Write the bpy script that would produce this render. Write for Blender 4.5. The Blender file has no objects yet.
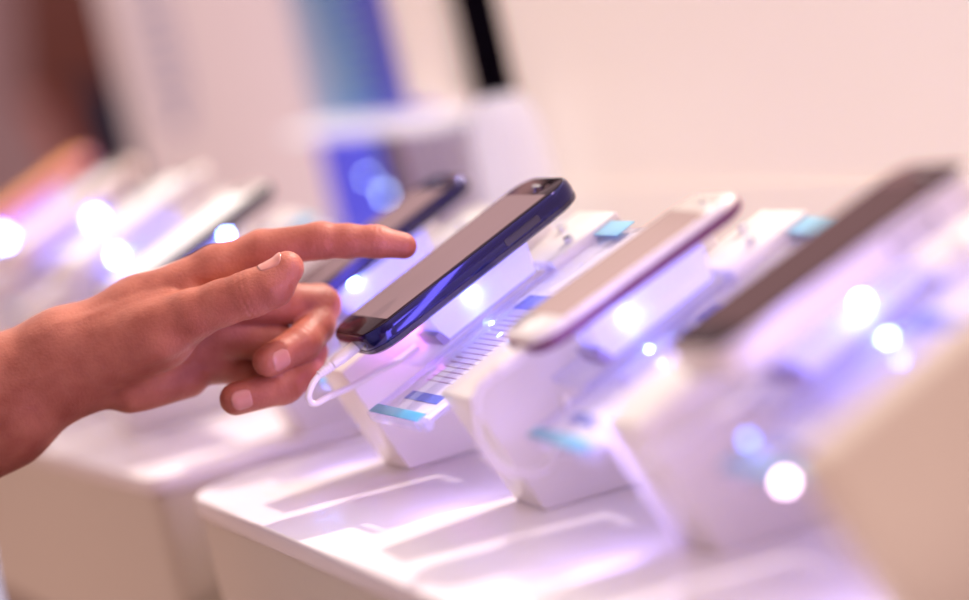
import bpy, bmesh, math, random
import numpy as np
from mathutils import Matrix, Vector, Euler
random.seed(4)
SC = bpy.context.scene
COL = SC.collection

# ------------------------------------------------------------------ camera
CAM = np.array([-0.4364, -1.5009, 0.2663]); YAW, PIT, ROL = 0.3295, 0.116, 0.2292
FPX = 2823.65; TH = 0.38596
fw = np.array([math.sin(YAW)*math.cos(PIT), math.cos(YAW)*math.cos(PIT), -math.sin(PIT)])
r0 = np.array([math.cos(YAW), -math.sin(YAW), 0.0]); u0 = np.cross(r0, fw)
rt = r0*math.cos(ROL) - u0*math.sin(ROL); up = r0*math.sin(ROL) + u0*math.cos(ROL)
cd = bpy.data.cameras.new('camera'); cam = bpy.data.objects.new('camera', cd); COL.objects.link(cam)
cam.matrix_world = Matrix(((rt[0], up[0], -fw[0], CAM[0]), (rt[1], up[1], -fw[1], CAM[1]), (rt[2], up[2], -fw[2], CAM[2]), (0, 0, 0, 1)))
cd.sensor_width = 36; cd.lens = FPX/969*36; cd.clip_start = .02; cd.clip_end = 60
cd.dof.use_dof = True; cd.dof.focus_distance = 1.49; cd.dof.aperture_fstop = 2.1
cd.dof.aperture_blades = 0
SC.camera = cam

# ------------------------------------------------------------------ materials
def mat(name, col=(1, 1, 1), rough=.5, metal=0, emis=None, es=0, noise=0, nscale=20, sss=0, coat=0, spec=.5, bump=0, bscale=200, tint=None):
    m = bpy.data.materials.new(name); m.use_nodes = True; nt = m.node_tree; b = nt.nodes['Principled BSDF']
    b.inputs['Base Color'].default_value = (*col, 1); b.inputs['Roughness'].default_value = rough
    b.inputs['Metallic'].default_value = metal; b.inputs['Coat Weight'].default_value = coat
    b.inputs['Specular IOR Level'].default_value = spec
    if tint: b.inputs['Specular Tint'].default_value = (*tint, 1)
    if sss:
        b.inputs['Subsurface Weight'].default_value = sss
        b.inputs['Subsurface Radius'].default_value = (.9, .35, .2); b.inputs['Subsurface Scale'].default_value = .006
    if emis: b.inputs['Emission Color'].default_value = (*emis, 1); b.inputs['Emission Strength'].default_value = es
    if noise or bump:
        tc = nt.nodes.new('ShaderNodeTexCoord'); n = nt.nodes.new('ShaderNodeTexNoise'); n.inputs['Scale'].default_value = nscale
        nt.links.new(tc.outputs['Object'], n.inputs['Vector'])
        if noise:
            mx = nt.nodes.new('ShaderNodeMix'); mx.data_type = 'RGBA'
            mx.inputs[6].default_value = (*[c*(1-noise) for c in col], 1); mx.inputs[7].default_value = (*[min(1, c*(1+noise)) for c in col], 1)
            nt.links.new(n.outputs['Fac'], mx.inputs[0]); nt.links.new(mx.outputs[2], b.inputs['Base Color'])
        if bump:
            n2 = nt.nodes.new('ShaderNodeTexNoise'); n2.inputs['Scale'].default_value = bscale; n2.inputs['Detail'].default_value = 4
            nt.links.new(tc.outputs['Object'], n2.inputs['Vector'])
            bp = nt.nodes.new('ShaderNodeBump'); bp.inputs['Strength'].default_value = bump; bp.inputs['Distance'].default_value = .001
            nt.links.new(n2.outputs['Fac'], bp.inputs['Height']); nt.links.new(bp.outputs['Normal'], b.inputs['Normal'])
    return m

def acrylic(name, tint=(.93, .93, 1), milk=.08, milkcol=(.8, .8, 1)):
    m = bpy.data.materials.new(name); m.use_nodes = True; nt = m.node_tree; nt.nodes.clear()
    o = nt.nodes.new('ShaderNodeOutputMaterial'); t = nt.nodes.new('ShaderNodeBsdfTransparent'); g = nt.nodes.new('ShaderNodeBsdfGlossy')
    d = nt.nodes.new('ShaderNodeBsdfDiffuse'); fr = nt.nodes.new('ShaderNodeFresnel'); m1 = nt.nodes.new('ShaderNodeMixShader'); m2 = nt.nodes.new('ShaderNodeMixShader')
    t.inputs[0].default_value = (*tint, 1); g.inputs['Roughness'].default_value = .04; g.inputs[0].default_value = (.95, .95, 1, 1)
    d.inputs[0].default_value = (*milkcol, 1); fr.inputs['IOR'].default_value = 1.45
    m1.inputs[0].default_value = milk
    L = nt.links.new
    ge = nt.nodes.new('ShaderNodeNewGeometry'); iv = nt.nodes.new('ShaderNodeMath'); iv.operation = 'SUBTRACT'; iv.inputs[0].default_value = .62; L(ge.outputs['Backfacing'], iv.inputs[1]); iv.use_clamp = True
    ml = nt.nodes.new('ShaderNodeMath'); ml.operation = 'MULTIPLY'; L(fr.outputs[0], ml.inputs[0]); L(iv.outputs[0], ml.inputs[1])
    L(t.outputs[0], m1.inputs[1]); L(d.outputs[0], m1.inputs[2]); L(ml.outputs[0], m2.inputs[0]); L(m1.outputs[0], m2.inputs[1]); L(g.outputs[0], m2.inputs[2]); L(m2.outputs[0], o.inputs[0])
    return m

M = {}
def display(name, col, gl, rough=.06, noise=.1):
    m = bpy.data.materials.new(name); m.use_nodes = True; nt = m.node_tree; nt.nodes.clear(); L = nt.links.new
    o = nt.nodes.new('ShaderNodeOutputMaterial'); d = nt.nodes.new('ShaderNodeBsdfDiffuse'); g = nt.nodes.new('ShaderNodeBsdfGlossy'); fr = nt.nodes.new('ShaderNodeFresnel'); mx = nt.nodes.new('ShaderNodeMixShader')
    tc = nt.nodes.new('ShaderNodeTexCoord'); n = nt.nodes.new('ShaderNodeTexNoise'); n.inputs['Scale'].default_value = 9; L(tc.outputs['Object'], n.inputs['Vector'])
    c = nt.nodes.new('ShaderNodeMix'); c.data_type = 'RGBA'; c.inputs[6].default_value = (*[x*(1-noise) for x in col], 1); c.inputs[7].default_value = (*[x*(1+noise) for x in col], 1)
    L(n.outputs['Fac'], c.inputs[0]); L(c.outputs[2], d.inputs[0]); g.inputs[0].default_value = (*gl, 1); g.inputs['Roughness'].default_value = rough; fr.inputs['IOR'].default_value = 1.45
    L(fr.outputs[0], mx.inputs[0]); L(d.outputs[0], mx.inputs[1]); L(g.outputs[0], mx.inputs[2]); L(mx.outputs[0], o.inputs[0]); return m
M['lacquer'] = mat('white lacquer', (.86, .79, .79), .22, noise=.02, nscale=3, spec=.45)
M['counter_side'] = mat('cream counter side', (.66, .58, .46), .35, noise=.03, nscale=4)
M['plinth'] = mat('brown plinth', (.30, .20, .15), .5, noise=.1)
M['stand'] = mat('white satin stand', (.88, .82, .79), .3, noise=.015, nscale=10)
M['wall'] = mat('cream wall with glow', (.88, .78, .69), .45, emis=(1, .86, .73), es=.27, noise=.03, nscale=2)  # no lights behind it; glow added to brighten the wall
M['wall2'] = mat('pinkish white board', (.80, .70, .71), .4, emis=(1, .82, .84), es=.22, noise=.03, nscale=2)  # faint glow added to lift the board, not a lit sign
M['farwall'] = mat('dim rose wall', (.42, .30, .33), .8, noise=.1, nscale=1)
M['floor'] = mat('warm floor', (.35, .24, .20), .4, noise=.15, nscale=3)
M['black'] = mat('black panel', (.004, .003, .006), .9, spec=0, noise=.1)
M['acrylic'] = acrylic('clear acrylic')
M['holder'] = acrylic('clear acrylic pocket', (.97, .97, 1), .04)
M['edge'] = acrylic('blue acrylic edge', (.60, .80, .95), .35, (.2, .5, .75))
M['teal'] = mat('teal strip', (.10, .42, .62), .3, noise=.05)  # lit acrylic edge put into the strip's colour
M['ltblue'] = mat('light blue print', (.28, .62, .82), .4, noise=.05)
M['frost'] = mat('frosted acrylic block with violet glow', (.70, .70, .95), .25, emis=(.30, .26, 1), es=.75, noise=.03, nscale=40, sss=.25)  # LED light on the block imitated by lilac colour and added glow
M['frostdark'] = mat('purple frosted foot', (.38, .30, .55), .3, noise=.08, nscale=60)
M['paper'] = mat('card paper', (.90, .85, .86), .6, noise=.02)
M['ink'] = mat('grey print', (.58, .42, .50), .7, noise=.1)
M['blueink'] = mat('blue print', (.10, .16, .62), .5, noise=.1)
M['led'] = mat('led and reflection glow', (.5, .5, 1), .3, emis=(.17, .30, 1), es=150, noise=.01)
M['ledsoft'] = mat('dim led lens', (.5, .6, 1), .3, emis=(.45, .6, 1), es=14, noise=.01)
M['chrome'] = mat('brushed chrome', (.75, .74, .78), .18, 1, noise=.03)
M['cable'] = mat('white cable', (.85, .78, .76), .35, noise=.03)
M['phone_black'] = mat('dark glossy shell with blue reflection tint', (.013, .009, .095), .16, metal=.75, noise=.1, coat=.5)  # dark shell; blue of the LED reflections put into its colour
M['phone_dark'] = mat('plain dark shell', (.012, .008, .03), .4, noise=.1)
M['phone_rim'] = mat('smoky lower rim', (.06, .05, .09), .15, .6, noise=.1)
M['bezel'] = display('black bezel glass', (.02, .014, .02), (.42, .30, .33)); M['bezel_plain'] = mat('black glass', (.03, .022, .03), .05, spec=.28, noise=.05)
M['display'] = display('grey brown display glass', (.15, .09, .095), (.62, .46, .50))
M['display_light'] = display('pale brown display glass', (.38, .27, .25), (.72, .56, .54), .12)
M['display_dark'] = display('dark display glass', (.07, .04, .045), (.34, .22, .23), .15)
M['phone_white'] = mat('ivory glossy shell', (.86, .79, .74), .15, noise=.02, coat=.5)
M['rim_purple'] = mat('dark plum metal band', (.16, .035, .12), .3, .2, noise=.1)
M['display_white'] = mat('white lit display', (.8, .8, .78), .2, emis=(1, .93, .86), es=.75, noise=.08, nscale=10)
M['display_orange'] = mat('orange lit display', (.8, .35, .15), .2, emis=(1, .33, .05), es=.9, noise=.3, nscale=12)
M['pink_shell'] = mat('pink glossy shell', (.75, .22, .45), .2, noise=.05)
M['peach_shell'] = mat('peach glossy shell', (.85, .6, .45), .2, noise=.03)
M['nail'] = mat('finger nail', (.56, .22, .18), .28, noise=.05, nscale=200, sss=.2, coat=.2)
M['trousers'] = mat('dark blue cloth', (.02, .02, .05), .8, noise=.2)
M['jacket'] = mat('brown red cloth', (.16, .055, .045), .8, noise=.25, nscale=8)
M['hair'] = mat('dark brown hair', (.03, .018, .012), .6, noise=.3, nscale=60)
M['jeans'] = mat('navy denim', (.05, .07, .14), .8, noise=.2, nscale=50)
M['shoe'] = mat('black leather', (.02, .02, .02), .4, noise=.2)
M['eye'] = mat('dark eye', (.05, .03, .02), .1, noise=.1)

def skin_mat():
    m = mat('skin', (.62, .25, .165), .46, sss=.3, bump=.4, bscale=650, spec=.35)
    nt = m.node_tree; b = nt.nodes['Principled BSDF']; L = nt.links.new
    tc = nt.nodes.new('ShaderNodeTexCoord'); n = nt.nodes.new('ShaderNodeTexNoise'); n.inputs['Scale'].default_value = 45; n.inputs['Detail'].default_value = 5
    L(tc.outputs['Object'], n.inputs['Vector'])
    cr = nt.nodes.new('ShaderNodeValToRGB'); cr.color_ramp.elements[0].position = .3; cr.color_ramp.elements[1].position = .72
    cr.color_ramp.elements[0].color = (.33, .080, .050, 1); cr.color_ramp.elements[1].color = (.53, .175, .115, 1)
    L(n.outputs['Fac'], cr.inputs[0]); L(cr.outputs[0], b.inputs['Base Color'])
    return m
M['skin'] = skin_mat()

def plaid_mat():
    m = mat('blue white check cloth', (.8, .8, .85), .8); nt = m.node_tree; b = nt.nodes['Principled BSDF']; L = nt.links.new
    tc = nt.nodes.new('ShaderNodeTexCoord'); sp = nt.nodes.new('ShaderNodeSeparateXYZ'); L(tc.outputs['Object'], sp.inputs[0])
    def stripe(sock, period, duty):
        a = nt.nodes.new('ShaderNodeMath'); a.operation = 'DIVIDE'; a.inputs[1].default_value = period; L(sock, a.inputs[0])
        f = nt.nodes.new('ShaderNodeMath'); f.operation = 'FRACT'; L(a.outputs[0], f.inputs[0])
        c = nt.nodes.new('ShaderNodeMath'); c.operation = 'LESS_THAN'; c.inputs[1].default_value = duty; L(f.outputs[0], c.inputs[0]); return c.outputs[0]
    s1 = stripe(sp.outputs['Y'], .007, .45); s2 = stripe(sp.outputs['Z'], .007, .45)
    ad = nt.nodes.new('ShaderNodeMath'); ad.operation = 'ADD'; L(s1, ad.inputs[0]); L(s2, ad.inputs[1])
    hf = nt.nodes.new('ShaderNodeMath'); hf.operation = 'MULTIPLY'; hf.inputs[1].default_value = .5; L(ad.outputs[0], hf.inputs[0])
    cr = nt.nodes.new('ShaderNodeValToRGB'); cr.color_ramp.elements[0].color = (.55, .55, .68, 1); cr.color_ramp.elements[1].color = (.02, .03, .10, 1)
    L(hf.outputs[0], cr.inputs[0]); L(cr.outputs[0], b.inputs['Base Color'])
    return m
M['plaid'] = plaid_mat()

def screen_mat():   # blue lit banner with pale bands
    m = mat('blue lit banner', (.1, .3, .8), .3, es=.85); nt = m.node_tree; b = nt.nodes['Principled BSDF']; L = nt.links.new
    tc = nt.nodes.new('ShaderNodeTexCoord'); sp = nt.nodes.new('ShaderNodeSeparateXYZ'); L(tc.outputs['Object'], sp.inputs[0])
    n = nt.nodes.new('ShaderNodeTexNoise'); n.inputs['Scale'].default_value = 14; L(tc.outputs['Object'], n.inputs['Vector'])
    y = nt.nodes.new('ShaderNodeMapRange'); y.inputs[1].default_value = -.16; y.inputs[2].default_value = .16; L(sp.outputs['Y'], y.inputs[0])
    a = nt.nodes.new('ShaderNodeMath'); a.operation = 'MULTIPLY_ADD'; a.inputs[1].default_value = .5; L(n.outputs['Fac'], a.inputs[0]); L(y.outputs[0], a.inputs[2])
    s = nt.nodes.new('ShaderNodeMath'); s.operation = 'SUBTRACT'; s.inputs[1].default_value = .25; L(a.outputs[0], s.inputs[0])
    cr = nt.nodes.new('ShaderNodeValToRGB'); e = cr.color_ramp.elements
    e[0].position = 0; e[0].color = (.20, .16, .80, 1); e[1].position = 1; e[1].color = (.55, .72, .95, 1)
    q = e.new(.35); q.color = (.05, .12, .78, 1); q = e.new(.7); q.color = (.10, .40, .80, 1)
    L(s.outputs[0], cr.inputs[0]); L(cr.outputs[0], b.inputs['Base Color']); L(cr.outputs[0], b.inputs['Emission Color'])
    return m
M['banner'] = screen_mat()

# ------------------------------------------------------------------ helpers
def link(name, me, m=None, parent=None):
    o = bpy.data.objects.new(name, me); COL.objects.link(o)
    if m: me.materials.append(m)
    if parent: o.parent = parent
    return o
def tag(o, label=None, cat=None, group=None, kind=None):
    if label: o['label'] = label
    if cat: o['category'] = cat
    if group: o['group'] = group
    if kind: o['kind'] = kind
    return o
def empty(name, mw):
    o = bpy.data.objects.new(name, None); COL.objects.link(o); o.empty_display_size = .02; o.matrix_world = mw; return o
def finish(bm, name, m, parent=None, bevel=0, seg=2, smooth=True):
    bmesh.ops.recalc_face_normals(bm, faces=bm.faces)
    if bevel:
        bmesh.ops.bevel(bm, geom=[e for e in bm.edges if len(e.link_faces) == 2 and e.calc_face_angle(0) > .5], offset=bevel, segments=seg, affect='EDGES', profile=.5)
    me = bpy.data.meshes.new(name); bm.to_mesh(me); bm.free()
    if smooth:
        me.polygons.foreach_set('use_smooth', [True]*len(me.polygons)); me.set_sharp_from_angle(angle=.7)
    return link(name, me, m, parent)
def add_box(bm, lo, hi):
    v = [bm.verts.new((x, y, z)) for x in (lo[0], hi[0]) for y in (lo[1], hi[1]) for z in (lo[2], hi[2])]
    for f in ((0, 1, 3, 2), (4, 6, 7, 5), (0, 4, 5, 1), (2, 3, 7, 6), (0, 2, 6, 4), (1, 5, 7, 3)): bm.faces.new([v[i] for i in f])
def boxp(name, lo, hi, m, parent=None, bevel=0, seg=2):
    bm = bmesh.new(); add_box(bm, lo, hi); return finish(bm, name, m, parent, bevel, seg)
def add_prism(bm, pts, ax, t0, t1):      # pts 2D polygon; extrude along axis ax
    def P(p, t):
        return {0: (t, p[0], p[1]), 1: (p[0], t, p[1]), 2: (p[0], p[1], t)}[ax]
    a = [bm.verts.new(P(p, t0)) for p in pts]; b = [bm.verts.new(P(p, t1)) for p in pts]; n = len(pts)
    bm.faces.new(a); bm.faces.new(b[::-1])
    for i in range(n): bm.faces.new((a[i], b[i], b[(i+1) % n], a[(i+1) % n]))
def prism(name, pts, ax, t0, t1, m, parent=None, bevel=0, seg=2):
    bm = bmesh.new(); add_prism(bm, pts, ax, t0, t1); return finish(bm, name, m, parent, bevel, seg)
def rrect(x0, x1, y0, y1, r, n=8, sq=None):
    P = []
    for cx, cy, a0 in ((x1-r, y1-r, 0), (x0+r, y1-r, 90), (x0+r, y0+r, 180), (x1-r, y0+r, 270)):
        for i in range(n+1):
            a = math.radians(a0+90*i/n); P.append((cx+r*math.cos(a), cy+r*math.sin(a)))
    return P
def loft(name, rings, m, parent=None, cap=True):     # rings: list of equal-length 3D point loops
    bm = bmesh.new(); R = [[bm.verts.new(p) for p in r] for r in rings]; n = len(R[0])
    for a, b in zip(R, R[1:]):
        for i in range(n): bm.faces.new((a[i], a[(i+1) % n], b[(i+1) % n], b[i]))
    if cap: bm.faces.new(R[0][::-1]); bm.faces.new(R[-1])
    return finish(bm, name, m, parent)
def add_tube(bm, path, rad, n=10, closed=False):
    path = [Vector(p) for p in path]; rings = []; prev = None
    for i, p in enumerate(path):
        t = (path[min(i+1, len(path)-1)]-path[max(i-1, 0)]).normalized()
        a = (prev - t*prev.dot(t)).normalized() if prev else t.orthogonal().normalized(); prev = a
        b = t.cross(a); r = rad[i] if hasattr(rad, '__len__') else rad
        rings.append([bm.verts.new(p+a*r*math.cos(2*math.pi*k/n)+b*r*math.sin(2*math.pi*k/n)) for k in range(n)])
    for A, B in zip(rings, rings[1:]):
        for k in range(n): bm.faces.new((A[k], A[(k+1) % n], B[(k+1) % n], B[k]))
    bm.faces.new(rings[0][::-1]); bm.faces.new(rings[-1])
def spline(P, n=8):
    P = [Vector(p) for p in P]; out = []
    for i in range(len(P)-1):
        a, b, c, d = P[max(i-1, 0)], P[i], P[i+1], P[min(i+2, len(P)-1)]
        for k in range(n):
            t = k/n; out.append(.5*((2*b)+(-a+c)*t+(2*a-5*b+4*c-d)*t*t+(-a+3*b-3*c+d)*t**3))
    out.append(P[-1]); return out
def add_dome(bm, c, r, ax, squash=1, n=16, m=8):     # sphere scaled
    s = bmesh.ops.create_uvsphere(bm, u_segments=n, v_segments=m, radius=r)
    bmesh.ops.translate(bm, verts=s['verts'], vec=c)
def copy_tree(o, parent=None):
    c = o.copy(); COL.objects.link(c)
    if parent: c.parent = parent
    for ch in [x for x in o.children]: copy_tree(ch, c)
    return c

# ------------------------------------------------------------------ the setting
FLOOR = -.95
tag(boxp('floor', (-4, -4, FLOOR-.1), (6, 9, FLOOR), M['floor']), kind='structure')
tag(boxp('wall_far', (-4, 9, FLOOR), (6, 9.1, 2.4), M['farwall']), kind='structure')
tag(boxp('wall_right', (5.9, -4, FLOOR), (6, 9, 2.0), M['farwall']), kind='structure')
# back wall of the display (low partition behind the counters) with its ledge
WX = .35
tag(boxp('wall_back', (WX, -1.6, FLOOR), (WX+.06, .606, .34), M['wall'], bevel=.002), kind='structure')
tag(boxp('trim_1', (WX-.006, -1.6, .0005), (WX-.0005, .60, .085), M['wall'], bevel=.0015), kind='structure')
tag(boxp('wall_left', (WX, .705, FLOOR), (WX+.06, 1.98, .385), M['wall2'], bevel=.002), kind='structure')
bp = boxp('black_panel', (WX-.0015, .6065, FLOOR), (WX+.04, .7045, .42), M['black'], bevel=.002)
tag(bp, 'tall black upright strip filling the gap in the pale back wall', 'panel')
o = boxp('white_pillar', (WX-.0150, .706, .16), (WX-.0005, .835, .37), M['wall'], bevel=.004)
tag(o, 'pale upright pillar panel between the black strip and the blue banner', 'panel')
# blue banner
t = empty('wall_banner', Matrix.Translation((WX-.008, .950, .1515)))
tag(t, 'large blue illuminated banner on the back wall above the white shelf', 'banner')
o = boxp('banner_frame', (-.004, -.185, 0), (.0075, .185, .24), M['wall2'], t, bevel=.002)
bf = boxp('banner_face', (-.006, -.182, .003), (-.0042, .182, .236), M['banner'], t)
bm = bmesh.new()
for k in range(16):
    z = .02+k*.0125; add_box(bm, (-.0068, -.03-random.random()*.02, z), (-.0062, .10+random.random()*.03, z+.0035))
finish(bm, 'printed_lines', M['ltblue'], bf)
add = boxp('fold_line', (-.0072, -.06, .006), (-.0062, -.056, .228), M['blueink'], bf)
# shelf and blue glass case below it
M['shelfmat'] = mat('white shelf with glow', (.95, .93, .95), .3, emis=(1, .95, 1), es=.5, noise=.02)  # glow added so the shelf line stands out brighter
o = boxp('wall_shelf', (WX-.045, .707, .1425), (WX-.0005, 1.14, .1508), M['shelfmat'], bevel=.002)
tag(o, 'narrow white wall shelf under the blue banner', 'shelf')
t = empty('display_case', Matrix.Translation((WX-.03, .905, 0.0008)))
tag(t, 'small blue glass display case with dark uprights below the white shelf', 'display case')
M['caseblue'] = mat('blue lit case glass', (.06, .08, .6), .15, emis=(.05, .07, .8), es=.55, noise=.4, nscale=10)
M['casedark'] = mat('dark teal upright', (.02, .07, .10), .3, noise=.2)
M['casered'] = mat('plum upright', (.20, .05, .16), .3, noise=.2)
M['casegrey'] = mat('grey lilac fluted glass', (.60, .56, .72), .3, noise=.2, nscale=30)
boxp('case_body', (-.012, -.05, .0), (.026, .14, .1410), M['caseblue'], t, bevel=.003)
boxp('upright', (-.016, -.085, 0), (.026, -.052, .1410), M['casedark'], t, bevel=.002)
boxp('upright', (-.016, -.105, 0), (.026, -.087, .1410), M['casered'], t, bevel=.002)
bm = bmesh.new()
for k in range(9): add_box(bm, (-.014+.004*(k % 2), -.107-.0165*(k+1), 0), (.024, -.108-.0165*k, .1410))
finish(bm, 'fluted_panel', M['casegrey'], t)
boxp('base', (-.018, -.26, -.0003), (.0265, .142, .006), M['stand'], t, bevel=.001)
for (yy, zz, rr) in ((.085, .088, .0026), (.125, .103, .0018)):
    bm = bmesh.new(); add_dome(bm, (-.013, yy-.12, zz), rr, 0); finish(bm, 'indicator_light', M['ledsoft'], t)
# soft white post below the black strip
pts = rrect(-.02, .02, -.045, .045, .018)
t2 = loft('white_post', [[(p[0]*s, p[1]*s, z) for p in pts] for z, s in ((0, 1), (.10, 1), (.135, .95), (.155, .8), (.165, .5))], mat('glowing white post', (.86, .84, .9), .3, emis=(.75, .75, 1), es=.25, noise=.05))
t2.location = (.30, .515, .0006); tag(t2, 'short rounded white lit post in front of the black strip', 'post')
# faint blue writing-like bands on the pale board: a column of ring emblem and short rules
M['faint'] = mat('faint blue print', (.38, .42, .70), .5, noise=.1)
t = empty('wall_print', Matrix.Translation((WX-.0012, 1.72, .155)))
tag(t, 'faint blue tall oval emblem printed on the pale back wall', 'wall print')
bm = bmesh.new(); N = 40
for i in range(N):
    a, b = 2*math.pi*i/N, 2*math.pi*(i+1)/N
    q = [bm.verts.new((0, y*s, .10+z*s2)) for (y, z, s, s2) in ((math.cos(a), math.sin(a), .075, .10), (math.cos(b), math.sin(b), .075, .10), (math.cos(b), math.sin(b), .055, .08), (math.cos(a), math.sin(a), .055, .08))]
    bm.faces.new(q)
finish(bm, 'ring', M['faint'], t)
bm = bmesh.new()
for k in range(5): add_box(bm, (-.0004, -.035, .05+k*.022), (.0004, .035, .058+k*.022))
finish(bm, 'printed_rules', M['faint'], t)

# counters -------------------------------------------------------------
def counter(poly, label, trim_label):
    cx = sum(p[0] for p in poly)/len(poly); cy = sum(p[1] for p in poly)/len(poly)
    t = empty('display_counter', Matrix.Translation((0, poly[0][1], FLOOR))); tag(t, label, 'counter')
    y0 = poly[0][1]
    loc = [(p[0], p[1]-y0) for p in poly]
    def inset(d):
        return [(max(p[0]+(d if p[0] < .2 else 0), p[0]), p[1]+(-d if p[1] > cy-y0 else d)*.999) for p in loc]
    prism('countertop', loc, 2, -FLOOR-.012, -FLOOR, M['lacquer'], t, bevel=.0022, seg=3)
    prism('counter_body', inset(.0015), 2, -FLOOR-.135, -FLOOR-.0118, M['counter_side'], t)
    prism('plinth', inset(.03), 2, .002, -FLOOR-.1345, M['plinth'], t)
    return t
cr = .050
near = [(WX-.002, -1.4), (-.0955, -1.4)] + [(-.0885+cr-cr*math.cos(math.radians(a)), .155-cr+cr*math.sin(math.radians(a))) for a in range(0, 91, 9)] + [(WX-.002, .160)]
counter(near, 'long white display counter with a rounded corner under the in-focus phones', '')
cr = .016
def farpoly():
    c0 = Vector((-.0885, .227)); c1 = Vector((-.150, 1.35)); c2 = Vector((WX-.002, 1.5)); c3 = Vector((WX-.002, .178))
    d1 = (c1-c0).normalized(); d3 = (c3-c0).normalized(); P = []
    for i in range(9):
        t = i/8; a = c0+d3*cr; b = c0; c = c0+d1*cr; P.append(tuple((1-t)**2*a+2*t*(1-t)*b+t*t*c))
    return P+[tuple(c1), tuple(c2), tuple(c3)]
counter(farpoly(), 'white display counter further along the row behind the hand', '')

# ------------------------------------------------------------------ display unit pieces (unit axes: x up the slope, -y toward the camera = b, z normal)
UNIT = {}
def umat(x, y, yaw=0, dz=0, th=TH): return Matrix.Translation((x, y, dz)) @ Matrix.Rotation(yaw, 4, 'Z') @ Matrix.Rotation(-th, 4, 'Y')
T = math.tan(TH)
def mk_stand(name_h=0.0):
    # lean block; world z=0 line in unit coordinates: n = -a*tan(th)
    t = empty('display_stand', Matrix())
    drop = name_h/math.cos(TH)
    pts = [(0-0*drop, -drop+.0), (0, .069), (.15, .069), (.15, -.15*T-drop)]
    pts[0] = (0, -drop)
    prism('block', pts, 1, 0, .047, M['stand'], t, bevel=.0014, seg=2)
    return t
def mk_tray():
    t = empty('acrylic_tray', Matrix.Translation((0, 0, 0)))
    boxp('base_plate', (.040, -.0500, .0480), (.1295, -.0006, .0520), M['acrylic'], t, bevel=.0006)
    boxp('end_plate', (.130, -.0560, .0470), (.178, -.0006, .0535), M['stand'], t, bevel=.0012)
    boxp('edge_strip', (.040, -.0510, .0488), (.1295, -.0501, .0512), M['holder'], t)
    for a, b in ((.160, -.014), (.150, -.044)):
        bm = bmesh.new(); add_tube(bm, [(a, b, .0534), (a, b, .0565), (a, b, .0575)], [.0034, .0034, .0022], 16); finish(bm, 'standoff_screw', M['chrome'], t)
    return t
def mk_holder():
    t = empty('card_holder', Matrix())
    b0, b1 = -.0525, -.132
    boxp('back_sheet', (.003, b1, .0450), (.176, b0, .0460), M['holder'], t)
    boxp('front_sheet', (.003, b1, .0492), (.172, b0, .0502), M['holder'], t, bevel=.0004)
    boxp('end_strip', (.0030, b1, .0503), (.0095, b0, .0510), M['teal'], t, bevel=.0003)
    boxp('end_cap', (.0012, b1, .0448), (.0029, b0, .0512), M['holder'], t, bevel=.0006)
    boxp('side_rail', (.009, b1-.0018, .0448), (.176, b1-.0002, .0503), M['holder'], t)
    boxp('side_rail', (.009, b0+.0002, .0448), (.176, b0+.0016, .0503), M['acrylic'], t)
    boxp('top_tab', (.163, b0-.036, .0503), (.1765, b0-.002, .0510), M['ltblue'], t, bevel=.0004)
    bm = bmesh.new(); add_tube(bm, [(.006, b1-.004, .0440), (.006, b1-.004, .0520)], .0032, 14); finish(bm, 'corner_pin', M['holder'], t)
    return t
def mk_card(seed):
    rnd = random.Random(seed)
    t0 = empty('info_card', Matrix())
    t = boxp('card', (.0095, -.1305, .0468), (.170, -.0535, .0474), M['paper'], t0)
    bm = bmesh.new()
    for k in range(15):
        a = .036+k*.0041; b = -.066
        while b > -.120:
            w = rnd.uniform(.008, .03); e = max(b-w, -.121); add_box(bm, (a, e, .0475), (a+.0007, b, .0478)); b = e-.0012
        if k in (6, 11): continue
    finish(bm, 'printed_text', M['ink'], t, smooth=False)
    boxp('printed_band', (.020, -.118, .0475), (.0265, -.066, .0478), M['blueink'], t)
    boxp('printed_band', (.100, -.124, .0475), (.112, -.060, .0478), M['blueink'], t)
    boxp('printed_stripe', (.030, -.1290, .0475), (.095, -.1255, .0478), M['blueink'], t)
    return t0
def mk_riser(extra=False, LR=.0018, la=.0825, ln=.0645, nt=.0775):
    t = empty('phone_mount', Matrix())
    pts = [(.058, .0530), (.0565, .0680), (.060, nt), (.126, nt), (.1275, nt-.0045), (.122, .0530)]
    mb = prism('mount_block', pts, 1, -.0490, -.020, M['frost'], t, bevel=.0012)
    prism('foot', [(.0545, .0525), (.0535, .0600), (.0575, .0600), (.060, .0525)], 1, -.0505, -.018, M['frostdark'], t, bevel=.0006)
    boxp('foot_rail', (.0606, -.0500, .0525), (.1255, -.0186, .0538), M['acrylic'], t)
    bm = bmesh.new(); add_tube(bm, [(.1285, -.040, .070), (.1315, -.040, .0715)], .0022, 12); finish(bm, 'security_pin', M['chrome'], t)
    bm = bmesh.new(); add_dome(bm, (la, -.0508, ln), LR, 0); finish(bm, 'led_glow_dot', M['led'], mb)
    bm = bmesh.new(); add_dome(bm, (la-.001, -.0556, .0465), LR*.95, 0); finish(bm, 'led_glow_dot', M['led'], mb)  # glowing dome standing in for the LED's reflection in the tray
    if extra:
        prism('cover_plate', rrect(.088, .118, .056, .0625, .0030), 1, -.0502, -.0489, M['frost'], mb)
    return t

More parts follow.
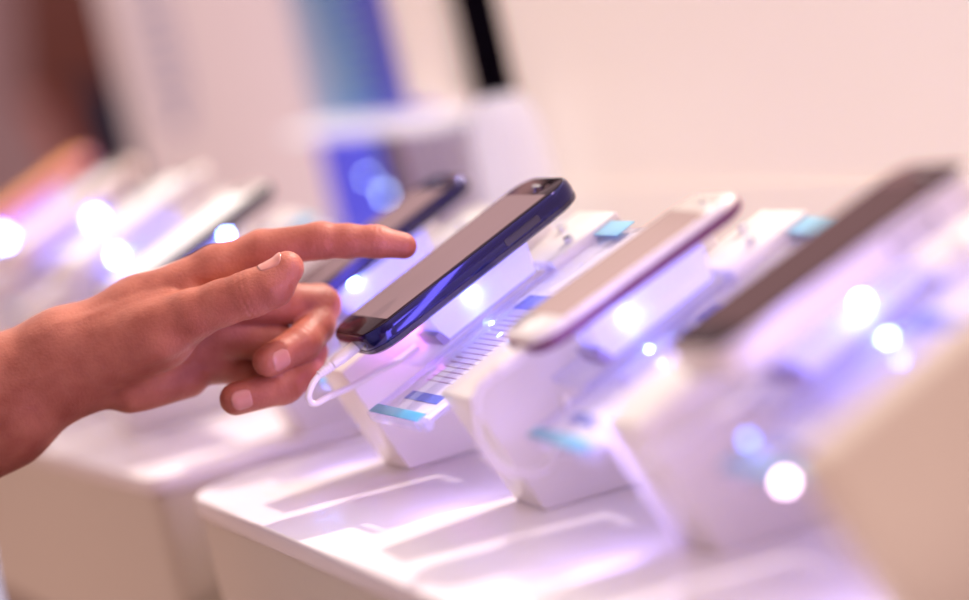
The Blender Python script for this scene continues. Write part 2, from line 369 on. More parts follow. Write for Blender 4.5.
def mk_phone(L, W, H, shell, disp, face, rim=None, rear=None, rr=.0125, button=True, bulge=True, home=None):
    # face at z=0, body below; a from 0..L, b centred
    t = empty('smartphone', Matrix())
    def ring(ins, z):
        r = max(rr-ins, .002)
        P = rrect(ins, L-ins, -W/2+ins, W/2-ins, r, 9); out = []
        for x, y in P:    # slightly bowed ends, as on a rounded handset
            if bulge:
                k = 1-(2*y/W)**2*.5
                x += (.0022*k if x > L/2 else -.0022*k)
            out.append((x, y, z))
        return out
    sh = loft('shell', [ring(.0028, -H*.985), ring(.0010, -H*.86), ring(.0002, -H*.62), ring(0, -H*.4), ring(.0003, -H*.12), ring(.0012, 0), ring(.0022, 0.0)], M[shell], t)
    g = loft('front_glass', [ring(.0018, -.0002), ring(.0018, .0003), ring(.0023, .0006)], M[face], t)
    prism('display', rrect(.0150 if not home else .017, L-.0165, -W/2+.0042, W/2-.0042, .0008, 2), 2, .00062, .00078, M[disp], g)
    if rim:
        P0 = [ring(0, -H*.30), ring(-.0007, -H*.36), ring(-.0007, -H*.80), ring(.0012, -H*.99)]
        loft('metal_band', P0, M[rim], t, cap=False)
    if rear: loft('back_cover', [ring(.0034, -H*1.06), ring(.0009, -H*.94), ring(.0003, -H*.74)], M[rear], t)
    bm = bmesh.new(); add_prism(bm, rrect(L-.0088, L-.0076, -.0058, .0058, .0006, 4), 2, .0006, .0009); finish(bm, 'earpiece', M['chrome'], g)
    bm = bmesh.new(); add_tube(bm, [(L-.0080, -.0155, .0004), (L-.0080, -.0155, .0008)], .0017, 14); finish(bm, 'front_camera', M['display_dark'], g)
    if button:
        prism('volume_button', rrect(L-.050, L-.030, -H*.58, -H*.38, .0008, 4), 1, -W/2-.0009, -W/2+.0006, M[rim or rear or shell], sh)
        prism('button_outline', rrect(L-.052, L-.028, -H*.64, -H*.32, .0010, 4), 1, -W/2-.0004, -W/2+.0006, M['phone_rim'], sh)
    if home: prism('home_button', rrect(.004, .011, -.008, .008, .003, 5), 2, .0005, .0010, M[home], g)
    return t
def put(t, U, off=(0, 0, 0)): t.matrix_world = U @ Matrix.Translation(off)

def mk_cable(pts, plug_from, plug_dir=(-1, 0, 0)):
    t = empty('usb_cable', Matrix())
    p = Vector(plug_from); dv = Vector(plug_dir).normalized()
    # flat tapered plug body
    rings = []
    for s, w, h in ((0, .0042, .0020), (.001, .0055, .0032), (.014, .0054, .0033), (.019, .0042, .0028), (.0195, .0034, .0024)):
        c = p+dv*s; rings.append([(c.x, c.y+w*math.cos(k*math.pi/8), c.z+h*math.sin(k*math.pi/8)) for k in range(16)])
    pl = loft('plug', rings, M['cable'], t)
    path = [p+dv*s for s in (.0195, .024, .0285)]
    bm = bmesh.new()
    add_tube(bm, path, [.0026, .0023, .0019], 12)
    for k in range(5):
        c = p+dv*(.0202+k*.0018); add_tube(bm, [c, c+dv*.0009], .0031-k*.00018, 12)
    finish(bm, 'strain_relief', M['cable'], pl)
    bm = bmesh.new(); add_tube(bm, spline([path[-1]]+[Vector(q) for q in pts], 10), .0018, 10); finish(bm, 'cord', M['cable'], t)
    return t

def blue_lamp(name, U, off, e, rad=.006, col=(.16, .12, 1.0)):
    ld = bpy.data.lights.new(name, 'POINT'); ld.color = col; ld.energy = e; ld.shadow_soft_size = rad
    o = bpy.data.objects.new(name, ld); COL.objects.link(o); o.location = (U @ Vector(off)); return o

U0 = umat(0, 0, .0068); U1 = umat(.0084, -.2179, -.045); U2 = umat(.0139, -.4125, .024); Um = umat(.016, .2210, .002)
units = {0: U0, 1: U1, 2: U2, -1: Um}
stand = mk_stand(); tray = mk_tray(); holder = mk_holder()
desc = {0: 'second counter phone from the rounded corner, the sharp black one', 1: 'ivory phone', 2: 'blurred dark-screen phone nearest the camera', -1: 'half-hidden black phone behind the pointing finger'}
LB = {
 0: ('white leaning block stand under the sharp black phone', 'clear acrylic tray under the sharp black phone', 'clear pocket holding the sharp printed card right of the black phone', 'printed card with text lines and blue bands, beside the sharp black phone', 'frosted lilac mount block carrying the sharp black phone'),
 1: ('white leaning block stand under the ivory phone, lit lilac', 'clear acrylic tray under the ivory phone with plum edge', 'clear card pocket with teal end strip right of the ivory phone', 'printed card in the blurred pocket beside the ivory phone', 'frosted lilac mount block carrying the ivory phone'),
 2: ('white leaning block stand under the big blurred phone nearest the camera', 'clear acrylic tray under the big blurred phone nearest the camera', 'blurred clear card pocket below the big phone nearest the camera', 'printed card in the pocket under the big phone nearest the camera', 'frosted mount block carrying the big blurred phone nearest the camera'),
 -1: ('white leaning block stand behind the pointing finger, on the further counter', 'clear acrylic tray under the black phone behind the pointing finger', 'clear card pocket between the finger and the sharp black phone', 'printed card in the pocket behind the fingertip', 'frosted mount block of the black phone behind the pointing finger')}
first = True
for k, U in units.items():
    s = stand if k == 0 else copy_tree(stand); put(s, (Matrix.Translation((.011, 0, 0)) if k == 0 else Matrix()) @ U); tag(s, LB[k][0], 'stand', 'leaning white stands')
    s = tray if k == 0 else copy_tree(tray); put(s, U); tag(s, LB[k][1], 'tray', 'acrylic trays')
    s = holder if k == 0 else copy_tree(holder); put(s, U @ Matrix.Translation((-.004 if k == 0 else 0, 0, 0))); tag(s, LB[k][2], 'card holder', 'card holders')
    s = mk_card(k+5); put(s, U @ Matrix.Translation((-.004 if k == 0 else 0, 0, 0))); tag(s, LB[k][3], 'card', 'information cards')
    s = mk_riser(k == 1, LR={2: .0021}.get(k, .0017), la={0: .0835, 1: .0756, 2: .0947, -1: .0701}[k], ln={-1: .0715}.get(k, .065), nt={0: .0755, 1: .0755, 2: .0630}.get(k, .0775)); put(s, U); tag(s, LB[k][4], 'phone mount', 'phone mounts')
PB = -.0495
ph = mk_phone(.1435, .0706, .0125, 'phone_black', 'display', 'bezel', rear='phone_rim', rr=.0165); put(ph, U0, (.0155, PB+.004, .0895)); tag(ph, 'sharp glossy black smartphone under the pointing finger', 'smartphone', 'phones on the display row')
ph = mk_phone(.137, .0700, .0092, 'phone_black', 'display', 'bezel', rear='phone_rim', rr=.0165); put(ph, Um, (.024, PB, .0880)); tag(ph, 'black smartphone partly hidden behind the pointing finger', 'smartphone', 'phones on the display row')
ph = mk_phone(.120, .060, .0085, 'phone_white', 'display_light', 'phone_white', rim='rim_purple', rr=.0150, home='phone_white'); put(ph, U1 @ Matrix.Translation((.0290, PB+.006, .0885)) @ Matrix.Rotation(.035, 4, 'Y')); tag(ph, 'ivory smartphone with plum side band, next nearer than the sharp black one', 'smartphone', 'phones on the display row')
ph = mk_phone(.136, .062, .0160, 'phone_white', 'display_dark', 'bezel', rear='phone_white', rr=.013); put(ph, U2 @ Matrix.Translation((.0240, PB+.004, .0952)) @ Matrix.Rotation(.05, 4, 'Y')); tag(ph, 'large blurred white smartphone with dark screen, nearest the camera', 'smartphone', 'phones on the display row')

# cables
CB = {0: 'sharp white cable with plug looping below the black phone', 1: 'white cable looping down in front of the lilac stand', 2: 'blurred white cable under the large phone nearest the camera'}
for k in (0, 1, 2):
    a0 = .0172 if k == 0 else .0270 if k == 1 else .021
    nn = .0825 if k != 2 else .083
    c = mk_cable([(-.0175, -.0495, nn-.0020), (-.0232, -.0495, nn-.0065), (-.0215, -.0460, nn-.0118), (-.0115, -.040, .0675), (.0034, -.030, .0620), (.022, -.024, .0580), (.0364, -.020, .0545), (.050, -.016, .0535)] if k != 1 else
                 [(-.0090, -.0495, nn-.0070), (-.0165, -.0480, nn-.0230), (-.014, -.046, .0420), (0.002, -.040, .0290), (.024, -.030, .0330), (.036, -.020, .0455)],
                 (a0, PB, nn))
    put(c, units[k]); tag(c, CB[k], 'cable', 'white phone cables')

hol2 = [o for o in bpy.data.objects if o.name.startswith('card_holder') and o.get('label') == LB[2][2]][0]
M['glint'] = mat('pinkish glint glow', (.9, .7, .8), .3, emis=(1, .66, .85), es=17, noise=.01)
M['glintblue'] = mat('blue glint glow', (.3, .4, .9), .3, emis=(.12, .25, 1), es=7, noise=.01)
for off, rr_, mm in (((-.0006, -.1185, .0530), .0022, 'glint'), ((.0185, -.0560, .0530), .0022, 'glintblue')):
    bm = bmesh.new(); add_dome(bm, off, rr_, 0); finish(bm, 'glint_dot', M[mm], hol2)  # glowing dot imitating a bright glint on the holder
# far units: taller mounts, each its own block, mount and handset
far = [(-2, -.0502, .44, .0114, 'phone_dark', 'display_white', 'phone_white', 'phone_dark', 'blurred white phone with a dark edge, nearest of the blurred ones left of the hand'),
       (-3, -.0353, .66, .0223, 'phone_white', 'display_white', 'phone_white', None, 'blurred all-white phone second left of the hand in the far row'),
       (-4, -.0372, .88, .0297, 'peach_shell', 'display_white', 'phone_white', None, 'blurred phone with peach end, third left in the far row'),
       (-5, -.0279, 1.10, .0379, 'pink_shell', 'display_orange', 'display_orange', None, 'blurred phone with orange screen and pink edge at the far end')]
ordn = {-2: 'nearest', -3: 'second', -4: 'third', -5: 'last'}
for k, dx, dy, dz, sh, di, fa, rear, lab in far:
    U = umat(dx+.0, dy, 0, dz)
    nm = {-2: 'the blurred dark-edged white phone', -3: 'the blurred all-white phone', -4: 'the blurred peach-ended phone', -5: 'the orange-screened phone'}[k]
    s = mk_stand(dz-.0006); put(s, U); tag(s, 'white leaning block stand under '+nm, 'stand', 'leaning white stands')
    s = copy_tree(tray); put(s, U); tag(s, 'clear acrylic tray under '+nm, 'tray', 'acrylic trays')
    s = copy_tree(holder); put(s, U); tag(s, 'clear card pocket beside '+nm, 'card holder', 'card holders')
    s = mk_card(k+9); put(s, U); tag(s, 'printed card in the pocket beside '+nm, 'card', 'information cards')
    s = mk_riser(LR=.0020, la={-2: .1240, -3: .0728, -4: .1124, -5: .0590}[k], ln={-2: .0725, -3: .069, -4: .065, -5: .068}[k]); put(s, U); tag(s, 'frosted mount block carrying '+nm, 'phone mount', 'phone mounts')
    p = mk_phone(.137, .0706, .0095, sh, di, fa, rear=rear, rr=.0150); put(p, U, (.027, PB, .0880)); tag(p, lab, 'smartphone', 'phones on the display row')
    units[k] = U

# plain white block at the right edge, nearest the camera
t = empty('display_block', Matrix())
prism('block', [(0, 0.003), (0, .081), (.30, .081), (.30, -.30*T+.003)], 1, 0, .022, mat('cream block', (.72, .61, .52), .4, noise=.03, nscale=6), t, bevel=.004, seg=3)
put(t, umat(-.009, -.636, .0)); tag(t, 'big plain cream leaning block at the right edge, closest to the camera', 'display block')

# ------------------------------------------------------------------ implicit bodies
def seg_d(P, a, b, ra, rb):
    a = np.asarray(a, float); b = np.asarray(b, float); ba = b-a; pa = P-a
    h = np.clip((pa@ba)/max(ba@ba, 1e-12), 0, 1)
    return np.linalg.norm(pa-h[..., None]*ba, axis=-1)-(ra+(rb-ra)*h)
def ell_d(P, c, r, R=None):
    q = P-np.asarray(c, float)
    if R is not None: q = q@np.asarray(R)
    k = q/np.asarray(r, float); n = np.linalg.norm(k, axis=-1); return (n-1)*min(r)
def smin(a, b, k):
    h = np.clip(.5+.5*(b-a)/k, 0, 1); return b*(1-h)+a*h-k*h*(1-h)
def surface_nets(f, lo, hi, h):
    n = [int(math.ceil((hi[i]-lo[i])/h))+1 for i in range(3)]
    ax = [lo[i]+np.arange(n[i])*h for i in range(3)]
    F = np.empty(n, np.float32)
    for i in range(0, n[0], 16):
        X = np.stack(np.meshgrid(ax[0][i:i+16], ax[1], ax[2], indexing='ij'), -1); F[i:i+16] = f(X)
    S = F < 0; c = [slice(0, -1), slice(1, None)]
    cnt = np.zeros([m-1 for m in n], int)
    for i in (0, 1):
        for j in (0, 1):
            for k in (0, 1): cnt += S[c[i], c[j], c[k]]
    act = (cnt > 0) & (cnt < 8); idx = -np.ones(act.shape, int); idx[act] = np.arange(act.sum())
    acc = np.zeros(act.shape+(3,)); num = np.zeros(act.shape)
    for axis in range(3):
        o = [x for x in range(3) if x != axis]
        for j in (0, 1):
            for k in (0, 1):
                s0 = [None]*3; s1 = [None]*3; s0[axis] = c[0]; s1[axis] = c[1]; s0[o[0]] = s1[o[0]] = c[j]; s0[o[1]] = s1[o[1]] = c[k]
                A = F[tuple(s0)]; B = F[tuple(s1)]; m = ((A < 0) != (B < 0))
                t = np.where(m, A/np.where(m, A-B, 1), 0)
                p = [0, 0, 0]; p[axis] = t; p[o[0]] = j; p[o[1]] = k
                for d in range(3): acc[..., d] += np.where(m, p[d], 0)
                num += m
    I = np.argwhere(act); V = (acc[act]/num[act][:, None]+I)*h+np.array(lo)
    faces = []
    for axis in range(3):
        o = [(axis+1) % 3, (axis+2) % 3]
        s0 = [slice(None)]*3; s1 = [slice(None)]*3; s0[axis] = c[0]; s1[axis] = c[1]
        m = S[tuple(s0)] != S[tuple(s1)]; E = np.argwhere(m)
        E = E[(E[:, o[0]] > 0) & (E[:, o[1]] > 0) & (E[:, o[0]] < n[o[0]]-1) & (E[:, o[1]] < n[o[1]]-1)]
        def at(d0, d1):
            q = E.copy(); q[:, o[0]] -= d0; q[:, o[1]] -= d1; return idx[q[:, 0], q[:, 1], q[:, 2]]
        Q = np.stack([at(1, 1), at(0, 1), at(0, 0), at(1, 0)], 1); ins = S[E[:, 0], E[:, 1], E[:, 2]]
        Q[~ins] = Q[~ins][:, ::-1]; faces.append(Q)
    return V, np.concatenate(faces)

# hand in a right/up/away frame fixed in the world, millimetres
D0 = 1530.0
def hp(px, py, dz=0):
    dep = D0+dz; return np.array([(px-484.5)/FPX*dep, -(py-300)/FPX*dep, dep])
S7 = 1.06
def H(px, py, dz, r): return (hp(px, py, dz), r*S7)
W0 = H(64, 362, 4, 24); 
chains = dict(
 index=[H(218, 270, 8, 12.2), H(262, 250, 7, 10.3), H(320, 240.5, 5, 9.2), H(348, 241, 4, 8.6), H(376, 241.5, 3, 8.1), H(404, 246, 2, 6.6)],
 middle=[H(228, 302, 16, 12.5), H(280, 303, 22, 11), H(320, 305, 38, 10.4), H(316, 326, 28, 9.6), H(302, 343, 13, 9.3), H(268, 361, -6, 8.1)],
 ring=[H(224, 334, 22, 12), H(272, 342, 25, 10.5), H(308, 352, 27, 9.6), H(302, 372, 18, 9.2), H(284, 386, 6, 9.0), H(236, 399, 0, 8.5)],
 pinky=[H(208, 362, 26, 10), H(245, 372, 32, 7.8), H(278, 378, 34, 7.4), H(284, 384, 27, 6.9), H(280, 388, 22, 6.6), H(256, 386, 17, 5.8)],
 thumb=[H(105, 352, 0, 18), H(150, 335, -10, 16), H(192, 315, -18, 13.0), H(222, 303, -22, 11.5), H(250, 294, -25, 11.6), H(272, 285, -27, 11.2), H(287, 268, -28, 8.6)])
palm = [(H(64, 355, 4, 21), H(140, 312, 8, 17)), (H(140, 312, 8, 17), H(218, 270, 8, 12.2)),
        (H(64, 362, 8, 20), H(150, 332, 14, 17)), (H(150, 332, 14, 17), H(228, 298, 16, 11.5)),
        (H(66, 370, 8, 20), H(150, 352, 18, 16)), (H(150, 352, 18, 16), H(224, 334, 22, 11)),
        (H(68, 378, 6, 19), H(140, 372, 16, 15)), (H(140, 372, 16, 15), H(208, 362, 26, 10)),
        (H(98, 355, -3, 18), H(160, 336, -10, 17))]
arm = [(H(64, 352, 5, 22), H(0, 392, 6, 27)), (H(64, 372, 5, 21), H(0, 412, 6, 28)), (H(0, 392, 6, 27), H(-120, 455, 10, 34)), (H(0, 412, 6, 28), H(-120, 470, 10, 36)), (H(-120, 462, 10, 37), H(-230, 525, 14, 42))]
def crease(P, d, c, axis, depth, sig, rad):
    q = P-c; t = q@axis; rr_ = np.linalg.norm(q-t[..., None]*axis, axis=-1)
    return d+depth*np.exp(-(t/sig)**2)*np.clip(1-(rr_/rad-1)*3, 0, 1)
def finger_d(P, ch, thumb=False):
    d = None
    for (a, ra), (b, rb) in zip(ch, ch[1:]):
        s = seg_d(P, a, b, ra, rb); d = s if d is None else smin(d, s, 3.0)
    js = (2, 4) if not thumb else (4,)
    for j in js:
        c, r = ch[j]; ax_ = ch[j+1][0]-ch[j-1][0]; ax_ = ax_/np.linalg.norm(ax_)
        d = d-.5*np.exp(-(np.linalg.norm(P-c, axis=-1)/(r*1.2))**4)   # knuckle fullness
        for off in (-1.6, 1.2): d = crease(P, d, c+ax_*off, ax_, .55 if not thumb else .8, .6, r*1.5)
    return d
def hand_d(P):
    p = None
    for (a, ra), (b, rb) in palm+arm:
        s = seg_d(P, a, b, ra, rb); p = s if p is None else smin(p, s, 9)
    # hollow of the palm facing the camera between thenar and little-finger side
    p = smin(p, seg_d(P, hp(130, 395, 8), hp(190, 382, 18), 9, 8), 8)
    out = None
    for n_, ch in chains.items():
        f = finger_d(P, ch, n_ == 'thumb'); q = smin(p, f, 7 if n_ != 'thumb' else 9); out = q if out is None else smin(out, q, .8)
    # tendon and vein relief along thumb back and wrist, thenar crease, wrist crease
    return out
def hand_full(P):
    d = hand_d(P)
    def groove(d, a, b, depth, w):
        return d+depth*np.exp(-(np.maximum(seg_d(P, a, b, 0, 0), 0)/w)**2)
    d = groove(d, hp(96, 392, -20), hp(106, 345, -34), .5, 2.2)
    d = groove(d, hp(104, 398, -18), hp(150, 372, -22), .8, 3.0)
    d = groove(d, hp(150, 372, -22), hp(222, 338, -18), 1.0, 3.4)
    d = groove(d, hp(196, 282, -4), hp(226, 292, -10), 1.2, 3.0)
    for (a, b, w, h_) in ((hp(60, 325, -14), hp(170, 292, -10), 3.0, .8), (hp(20, 385, -22), hp(100, 352, -20), 3.5, .6)):
        d = d-h_*np.exp(-(np.maximum(seg_d(P, a, b, 0, 0), 0)/w)**2)
    return d
lo = hp(-150, 560, 0)*1.0; lo = np.array([(-150-484.5)/FPX*D0, -(545-300)/FPX*D0, D0-62]); hi = np.array([(432-484.5)/FPX*D0, -(200-300)/FPX*D0, D0+62])
V, Fq = surface_nets(hand_full, lo, hi, 1.25)
Rm = np.stack([rt, up, fw])      # rows
def h2w(V): return CAM + (V/1000.0)@Rm
Vh = h2w(V)

# customer: rest of the body, coarse, world metres
elb = h2w(np.array([hp(-230, 525, 14)]))[0]
BC = (-.364, -.165)
def body_d(P):
    S = lambda a, b, ra, rb: seg_d(P, a, b, ra, rb)
    cx, cy = BC
    d = ell_d(P, (cx-.005, cy, .30), (.115, .185, .20))
    d = smin(d, ell_d(P, (cx, cy, .08), (.105, .160, .20)), .08)
    d = smin(d, ell_d(P, (cx-.01, cy, -.06), (.11, .165, .13)), .06)
    d = smin(d, S((cx-.01, cy-.15, .43), (cx-.01, cy+.15, .43), .06, .06), .06)
    d = smin(d, S((cx-.01, cy, .45), (cx+.01, cy, .56), .062, .055), .03)      # neck
    # left arm to the counter
    d = smin(d, S((cx-.01, cy+.185, .42), elb, .055, .044), .02)
    # right arm hanging with relaxed hand
    d = smin(d, S((cx-.01, cy-.195, .42), (cx-.03, cy-.24, .12), .054, .042), .02)
    d = smin(d, S((cx-.03, cy-.24, .12), (cx+.02, cy-.25, -.13), .042, .027), .02)
    d = smin(d, S((cx+.02, cy-.25, -.14), (cx+.035, cy-.25, -.20), .032, .030), .02)
    for k in range(4):
        x = cx+.005+k*.02; d = smin(d, S((x, cy-.252, -.20), (x+.012, cy-.240, -.265-.008*(k in (1, 2))), .0100, .0085), .006)
    d = smin(d, S((cx+.045, cy-.235, -.15), (cx+.075, cy-.215, -.205), .013, .010), .008)
    # legs
    for s in (-1, 1):
        d = smin(d, S((cx-.01, cy+s*.09, -.10), (cx+.005, cy+s*.10, -.50), .086, .058), .04)
        d = smin(d, S((cx+.005, cy+s*.10, -.50), (cx-.03, cy+s*.10, -.87), .056, .040), .02)
        d = smin(d, S((cx-.03, cy+s*.10, -.90), (cx+.13, cy+s*.115, -.915), .040, .030), .02)
    # head looking down at the counter
    hc = np.array([cx+.035, cy, .665])
    d = smin(d, ell_d(P, hc, (.098, .076, .112)), .02)
    d = smin(d, ell_d(P, hc+[.055, 0, -.065], (.045, .05, .045)), .03)        # jaw
    d = smin(d, S(hc+[.088, 0, .012], hc+[.112, 0, -.026], .008, .013), .010)  # nose
    d = smin(d, S(hc+[.082, -.03, .030], hc+[.082, .03, .030], .010, .010), .012)  # brow
    for s in (-1, 1):
        e = ell_d(P, hc+[.088, s*.030, .010], (.012, .014, .009)); d = -smin(-d, e, .006)
        d = smin(d, ell_d(P, hc+[.080, s*.030, .008], (.012, .013, .009)), .003)
        d = smin(d, ell_d(P, hc+[-.005, s*.078, -.005], (.020, .010, .032)), .006)
    d = smin(d, S(hc+[.092, -.020, -.058], hc+[.092, .020, -.058], .007, .007), .006)
    d = smin(d, S(hc+[.090, -.016, -.068], hc+[.090, .016, -.068], .007, .007), .004)
    return d
Vb, Fb = surface_nets(body_d, (-.56, -.60, -.952), (-.16, .08, .80), .0075)
def mesh_from(name, V, F):
    me = bpy.data.meshes.new(name); me.from_pydata([tuple(v) for v in V], [], [tuple(int(i) for i in f) for f in F]); me.update()
    me.polygons.foreach_set('use_smooth', [True]*len(me.polygons)); return me
person = empty('person', Matrix.Translation((BC[0], BC[1], FLOOR)))
tag(person, 'person in checked shirt reaching a left hand to the black phone, index finger extended', 'person')
pc = np.array([BC[0], BC[1], FLOOR])
Vall = np.concatenate([Vh, Vb])-pc; Fall = np.concatenate([Fq, Fb+len(Vh)])
body = link('body', mesh_from('body', Vall, Fall), M['skin'], person)

# clothing shells around the body distance field
def shell(name, f, lo, hi, h, m):
    V, F = surface_nets(f, lo, hi, h); return link(name, mesh_from(name, V-pc, F), m, person)
def shirt_d(P):
    d = body_d(P)-.007
    cut = np.maximum(d, .0-(P[..., 2]+.12)); cut = np.maximum(cut, P[..., 2]-.515)
    cx, cy = BC; ea = elb-np.array([cx-.01, cy+.185, .42]); 
    # sleeves end above the elbow on the left arm and at mid forearm on the right
    t = ((P-np.array([cx-.01, cy+.185, .42]))@ea)/(ea@ea)
    left = (P[..., 1] > cy+.17)
    cut = np.where(left & (t > .80), np.maximum(cut, (t-.80)*np.linalg.norm(ea)), cut)
    cut = np.where((P[..., 1] < cy-.20) & (P[..., 2] < 0), np.maximum(cut, .0-P[..., 2]), cut)
    rip = .0015*np.sin(P[..., 2]*55+P[..., 1]*30)
    return cut+rip
shell('shirt', shirt_d, (-.58, -.62, -.16), (-.15, .10, .53), .008, M['plaid'])
def trousers_d(P):
    d = body_d(P)-.009; d = np.maximum(d, P[..., 2]+.105); d = np.maximum(d, -(P[..., 2]+.885))
    return np.maximum(d, (BC[1]-.205)-P[..., 1])
shell('trousers', trousers_d, (-.56, -.60, -.90), (-.16, .08, -.08), .009, M['jeans'])
def shoes_d(P):
    cx, cy = BC; d = None
    for s in (-1, 1):
        q = smin(seg_d(P, (cx-.035, cy+s*.10, -.905), (cx+.15, cy+s*.118, -.918), .047, .037), seg_d(P, (cx-.03, cy+s*.10, -.90), (cx-.03, cy+s*.10, -.86), .05, .052), .02)
        d = q if d is None else np.minimum(d, q)
    d = np.maximum(d, -.948-P[..., 2]); return d
shell('shoes', shoes_d, (-.48, -.44, -.96), (-.14, -.06, -.80), .008, M['shoe'])
def hair_d(P):
    cx, cy = BC; hc = np.array([cx+.035, cy, .665])
    d = ell_d(P, hc+[-.008, 0, .010], (.108, .086, .118))
    front = seg_d(P, hc+[.115, -.10, -.03], hc+[.115, .10, -.03], .082, .082)
    d = -smin(-d, front, .01); d = np.maximum(d, (hc[2]-.055)-P[..., 2])
    return d+.002*np.sin(P[..., 1]*260)
shell('hair', hair_d, (-.47, -.36, .58), (-.20, -.13, .80), .006, M['hair'])
for s in (-1, 1):
    bm = bmesh.new(); add_dome(bm, (.035+.0865, s*.030, .665+.009-FLOOR), .0085, 0); finish(bm, 'eye', M['eye'], person)

# nails projected on the finger surface
def nail(ch, normal, length, width, back):
    (a, ra), (b, rb) = ch[-2], ch[-1]
    ax_ = b-a; ax_ /= np.linalg.norm(ax_); nrm = np.asarray(normal, float); nrm -= ax_*(nrm@ax_); nrm /= np.linalg.norm(nrm); sd = np.cross(ax_, nrm)
    c = b+ax_*(rb*.42-back); NU, NV = 15, 13; G = np.zeros((NU, NV, 3))
    for i in range(NU):
        u = -length+length*i/(NU-1)*1.0
        e = (i/(NU-1))
        wsc = math.sqrt(max(0, 1-max(0, (e-.62)/.40)**2)) * math.sqrt(max(0, 1-max(0, (.30-e)/.42)**2))
        for j in range(NV):
            v = (j/(NV-1)*2-1)*width*.5*wsc; G[i, j] = c+ax_*u+sd*v+nrm*22
    P = G.copy()
    for _ in range(40):
        dd = hand_full(P); P -= nrm*np.clip(dd, -2, 2)[..., None]*.9
    tt = np.linspace(0, 1, NU)[:, None, None]; jj = np.abs(np.linspace(-1, 1, NV))[None, :, None]
    P += nrm*(.28-.20*jj**3+.15*tt)
    Q = P-nrm*1.0
    Vn = np.concatenate([P.reshape(-1, 3), Q.reshape(-1, 3)]); Fn = []
    for i in range(NU-1):
        for j in range(NV-1):
            k = i*NV+j; Fn.append((k, k+1, k+NV+1, k+NV))
    n0 = NU*NV; bd = [j for j in range(NV)]+[i*NV+NV-1 for i in range(1, NU)]+[(NU-1)*NV+j for j in range(NV-2, -1, -1)]+[i*NV for i in range(NU-2, 0, -1)]
    for k in range(len(bd)):
        p, q = bd[k], bd[(k+1) % len(bd)]; Fn.append((q, p, p+n0, q+n0))
    o = link('fingernail', mesh_from('fingernail', h2w(Vn)-pc, Fn), M['nail'], person); return o
nail(chains['thumb'], (-.88, .42, -.30), 13.5, 13, 0)
nail(chains['middle'], (.0, -.30, -.95), 11.5, 11.0, 0)
nail(chains['ring'], (.0, -.15, -.98), 11.0, 10.5, 0)
nail(chains['index'], (.05, .75, .65), 11.5, 11, 0)

# distant shopper seen between the wall end and the left picture edge
def shopper():
    cx, cy = 0.0, 0.0
    t = empty('person', Matrix.Translation((1.17, 5.5, FLOOR)) @ Matrix.Rotation(.3, 4, 'Z')); tag(t, 'distant blurred person in brown top and dark trousers standing behind the row', 'person')
    def bd(P):
        S = lambda a, b, ra, rb: seg_d(P, a, b, ra, rb)
        d = ell_d(P, (0, 0, 1.33), (.19, .12, .22)); d = smin(d, ell_d(P, (0, 0, 1.10), (.165, .11, .20)), .07); d = smin(d, ell_d(P, (0, 0, .96), (.17, .12, .14)), .05)
        d = smin(d, S((0, 0, 1.48), (0, .0, 1.60), .06, .055), .03); hc = np.array([0, -.02, 1.70]); d = smin(d, ell_d(P, hc, (.076, .097, .112)), .02)
        d = smin(d, ell_d(P, hc+[0, -.06, -.065], (.05, .045, .045)), .03); d = smin(d, S(hc+[0, -.088, .012], hc+[0, -.112, -.026], .008, .013), .01)
        for s in (-1, 1):
            d = smin(d, ell_d(P, hc+[s*.078, .005, -.005], (.01, .02, .032)), .006)
            d = smin(d, S((s*.18, 0, 1.44), (s*.24, .02, 1.16), .052, .042), .02); d = smin(d, S((s*.24, .02, 1.16), (s*.24, -.05, .92), .040, .026), .02)
            d = smin(d, S((s*.24, -.055, .90), (s*.24, -.065, .84), .032, .028), .02)
            for k in range(4): d = smin(d, S((s*.24, -.095+k*.02, .85), (s*.232, -.100+k*.02, .775), .010, .008), .006)
            d = smin(d, S((s*.235, -.09, .89), (s*.215, -.12, .83), .012, .010), .008)
            d = smin(d, S((s*.09, 0, .90), (s*.10, -.01, .50), .088, .058), .04); d = smin(d, S((s*.10, -.01, .50), (s*.10, .03, .09), .056, .04), .02)
            d = smin(d, S((s*.10, .03, .045), (s*.115, -.13, .035), .04, .03), .02)
        return d
    def mk(name, f, lo, hi, h, m):
        V, F = surface_nets(f, lo, hi, h); o = link(name, mesh_from(name, V, F), m, t); return o
    mk('body', bd, (-.32, -.20, -.01), (.32, .16, 1.84), .012, M['skin'])
    mk('jacket', lambda P: np.maximum(np.maximum(bd(P)-.012, 1.13-P[..., 2]), P[..., 2]-1.54), (-.34, -.2, 1.08), (.34, .18, 1.58), .012, M['jacket'])
    mk('trousers', lambda P: np.maximum(np.maximum(np.maximum(bd(P)-.012, P[..., 2]-1.16), .08-P[..., 2]), np.abs(P[..., 0])-.205), (-.3, -.2, .04), (.3, .18, 1.2), .012, M['trousers'])
    mk('hair', lambda P: np.maximum(np.maximum(ell_d(P, (0, -.008, 1.712), (.086, .106, .118)), -seg_d(P, (-.1, -.135, 1.67), (.1, -.135, 1.67), .08, .08)), 1.64-P[..., 2]), (-.1, -.13, 1.62), (.1, .12, 1.85), .008, M['hair'])
    mk('shoes', lambda P: np.maximum(np.minimum(*[seg_d(P, (s*.10, .035, .05), (s*.118, -.15, .035), .05, .04) for s in (-1, 1)]), .003-P[..., 2]), (-.19, -.22, -.01), (.19, .11, .12), .010, M['shoe'])
shopper()

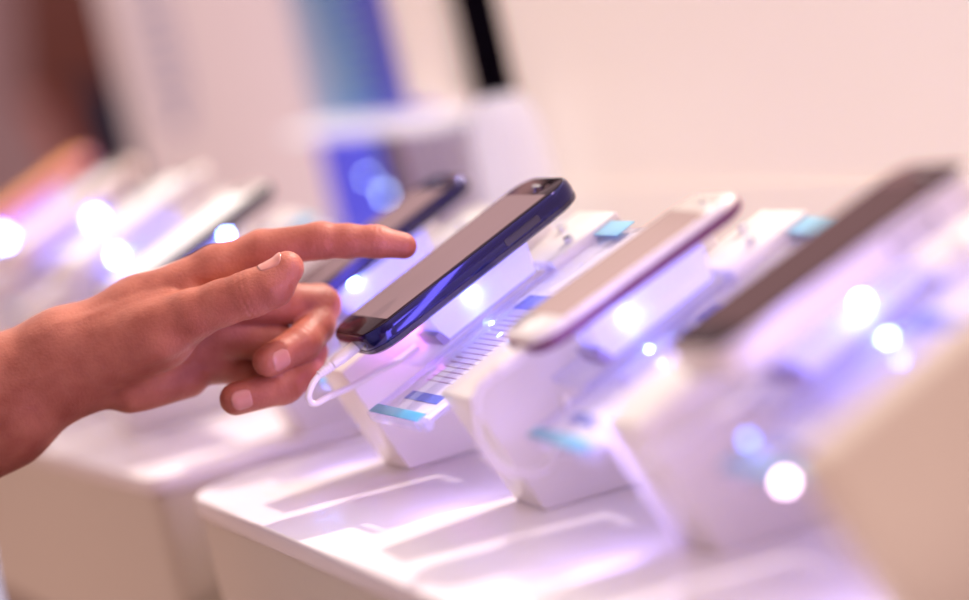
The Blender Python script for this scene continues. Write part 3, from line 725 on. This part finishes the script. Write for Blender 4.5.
# ------------------------------------------------------------------ light
w = bpy.data.worlds.new('world'); SC.world = w; w.use_nodes = True; nt = w.node_tree; bg = nt.nodes['Background']
tc = nt.nodes.new('ShaderNodeTexCoord'); dp = nt.nodes.new('ShaderNodeVectorMath'); dp.operation = 'DOT_PRODUCT'
vd = Vector((.75, .45, .62)).normalized(); dp.inputs[1].default_value = vd
cr_ = nt.nodes.new('ShaderNodeValToRGB'); mr = nt.nodes.new('ShaderNodeMapRange')
nt.links.new(tc.outputs['Generated'], dp.inputs[0]); nt.links.new(dp.outputs['Value'], mr.inputs[0]); mr.inputs[1].default_value = -1; mr.inputs[2].default_value = 1
nt.links.new(mr.outputs[0], cr_.inputs[0]); nt.links.new(cr_.outputs[0], bg.inputs[0])
e = cr_.color_ramp.elements; e[0].position = .15; e[0].color = (.20, .10, .09, 1); e[1].position = .85; e[1].color = (1, .87, .82, 1)
q = e.new(.5); q.color = (.62, .44, .46, 1)
bg.inputs[1].default_value = 1.5
sd = bpy.data.lights.new('key_sun', 'SUN'); sd.energy = 4.3; sd.angle = .03; sd.color = (1, .88, .76)
so = bpy.data.objects.new('key_sun', sd); COL.objects.link(so)
so.rotation_euler = Vector((1, .35, 1.15)).to_track_quat('Z', 'Y').to_euler()
# soft area light from the camera side, high up
ad_ = bpy.data.lights.new('camera_side_light', 'AREA'); ad_.energy = 2.5; ad_.size = 1.6; ad_.color = (1, .80, .78)
ao = bpy.data.objects.new('camera_side_light', ad_); COL.objects.link(ao); ao.location = (-.4, -2.4, 1.9)
ao.rotation_euler = (Vector(ao.location)-Vector((.1, 0, 0))).to_track_quat('Z', 'Y').to_euler()

def fill_lamp(name, U, off, aim, e, col, sx, sy):  # floating area fill, no fixture modelled
    ld = bpy.data.lights.new(name, 'AREA'); ld.shape = 'RECTANGLE'; ld.size = sx; ld.size_y = sy; ld.color = col; ld.energy = e
    o = bpy.data.objects.new(name, ld); COL.objects.link(o); p = U @ Vector(off); o.location = p
    d = (U @ Vector(aim))-p; o.rotation_euler = (-d).to_track_quat('Z', 'X').to_euler(); return o
for k, U in units.items():
    fill_lamp('tray_fill', U, (.07, -.150, .085), (.06, 0, .050), .085 if k > -2 else .03, (.36, .30, 1), .12, .02)  # unseen violet fill added for the lilac glow on each unit
    if k > -2: fill_lamp('stand_fill', U, (-.01, -.16, .045), (.015, 0, .040), .06 if k < 2 else .03, (.42, .34, 1), .08, .03)  # unseen violet fill added to tint the stands' near faces
sp_ = bpy.data.lights.new('finger_key_spot', 'SPOT'); sp_.energy = 11; sp_.color = (1, .72, .70); sp_.spot_size = math.radians(19); sp_.spot_blend = 1; sp_.shadow_soft_size = .04  # warm narrow spot added to brighten the fingers
sq = bpy.data.objects.new('finger_key_spot', sp_); COL.objects.link(sq); sq.location = (.30, -.62, .80)
sq.rotation_euler = (Vector(sq.location)-Vector((-.02, .02, .12))).to_track_quat('Z', 'Y').to_euler()
fill_lamp('finger_fill', U0, (.060, -.012, .070), (-.05, .04, .078), .022, (.75, .16, 1), .03, .02)  # unseen pink-violet fill added to tint the fingers

SC.view_settings.view_transform = 'Standard'; SC.view_settings.look = 'None'; SC.view_settings.exposure = 0
SC.cycles.use_denoising = True
SC.cycles.max_bounces = 10; SC.cycles.transparent_max_bounces = 24
SC.cycles.sample_clamp_indirect = 6
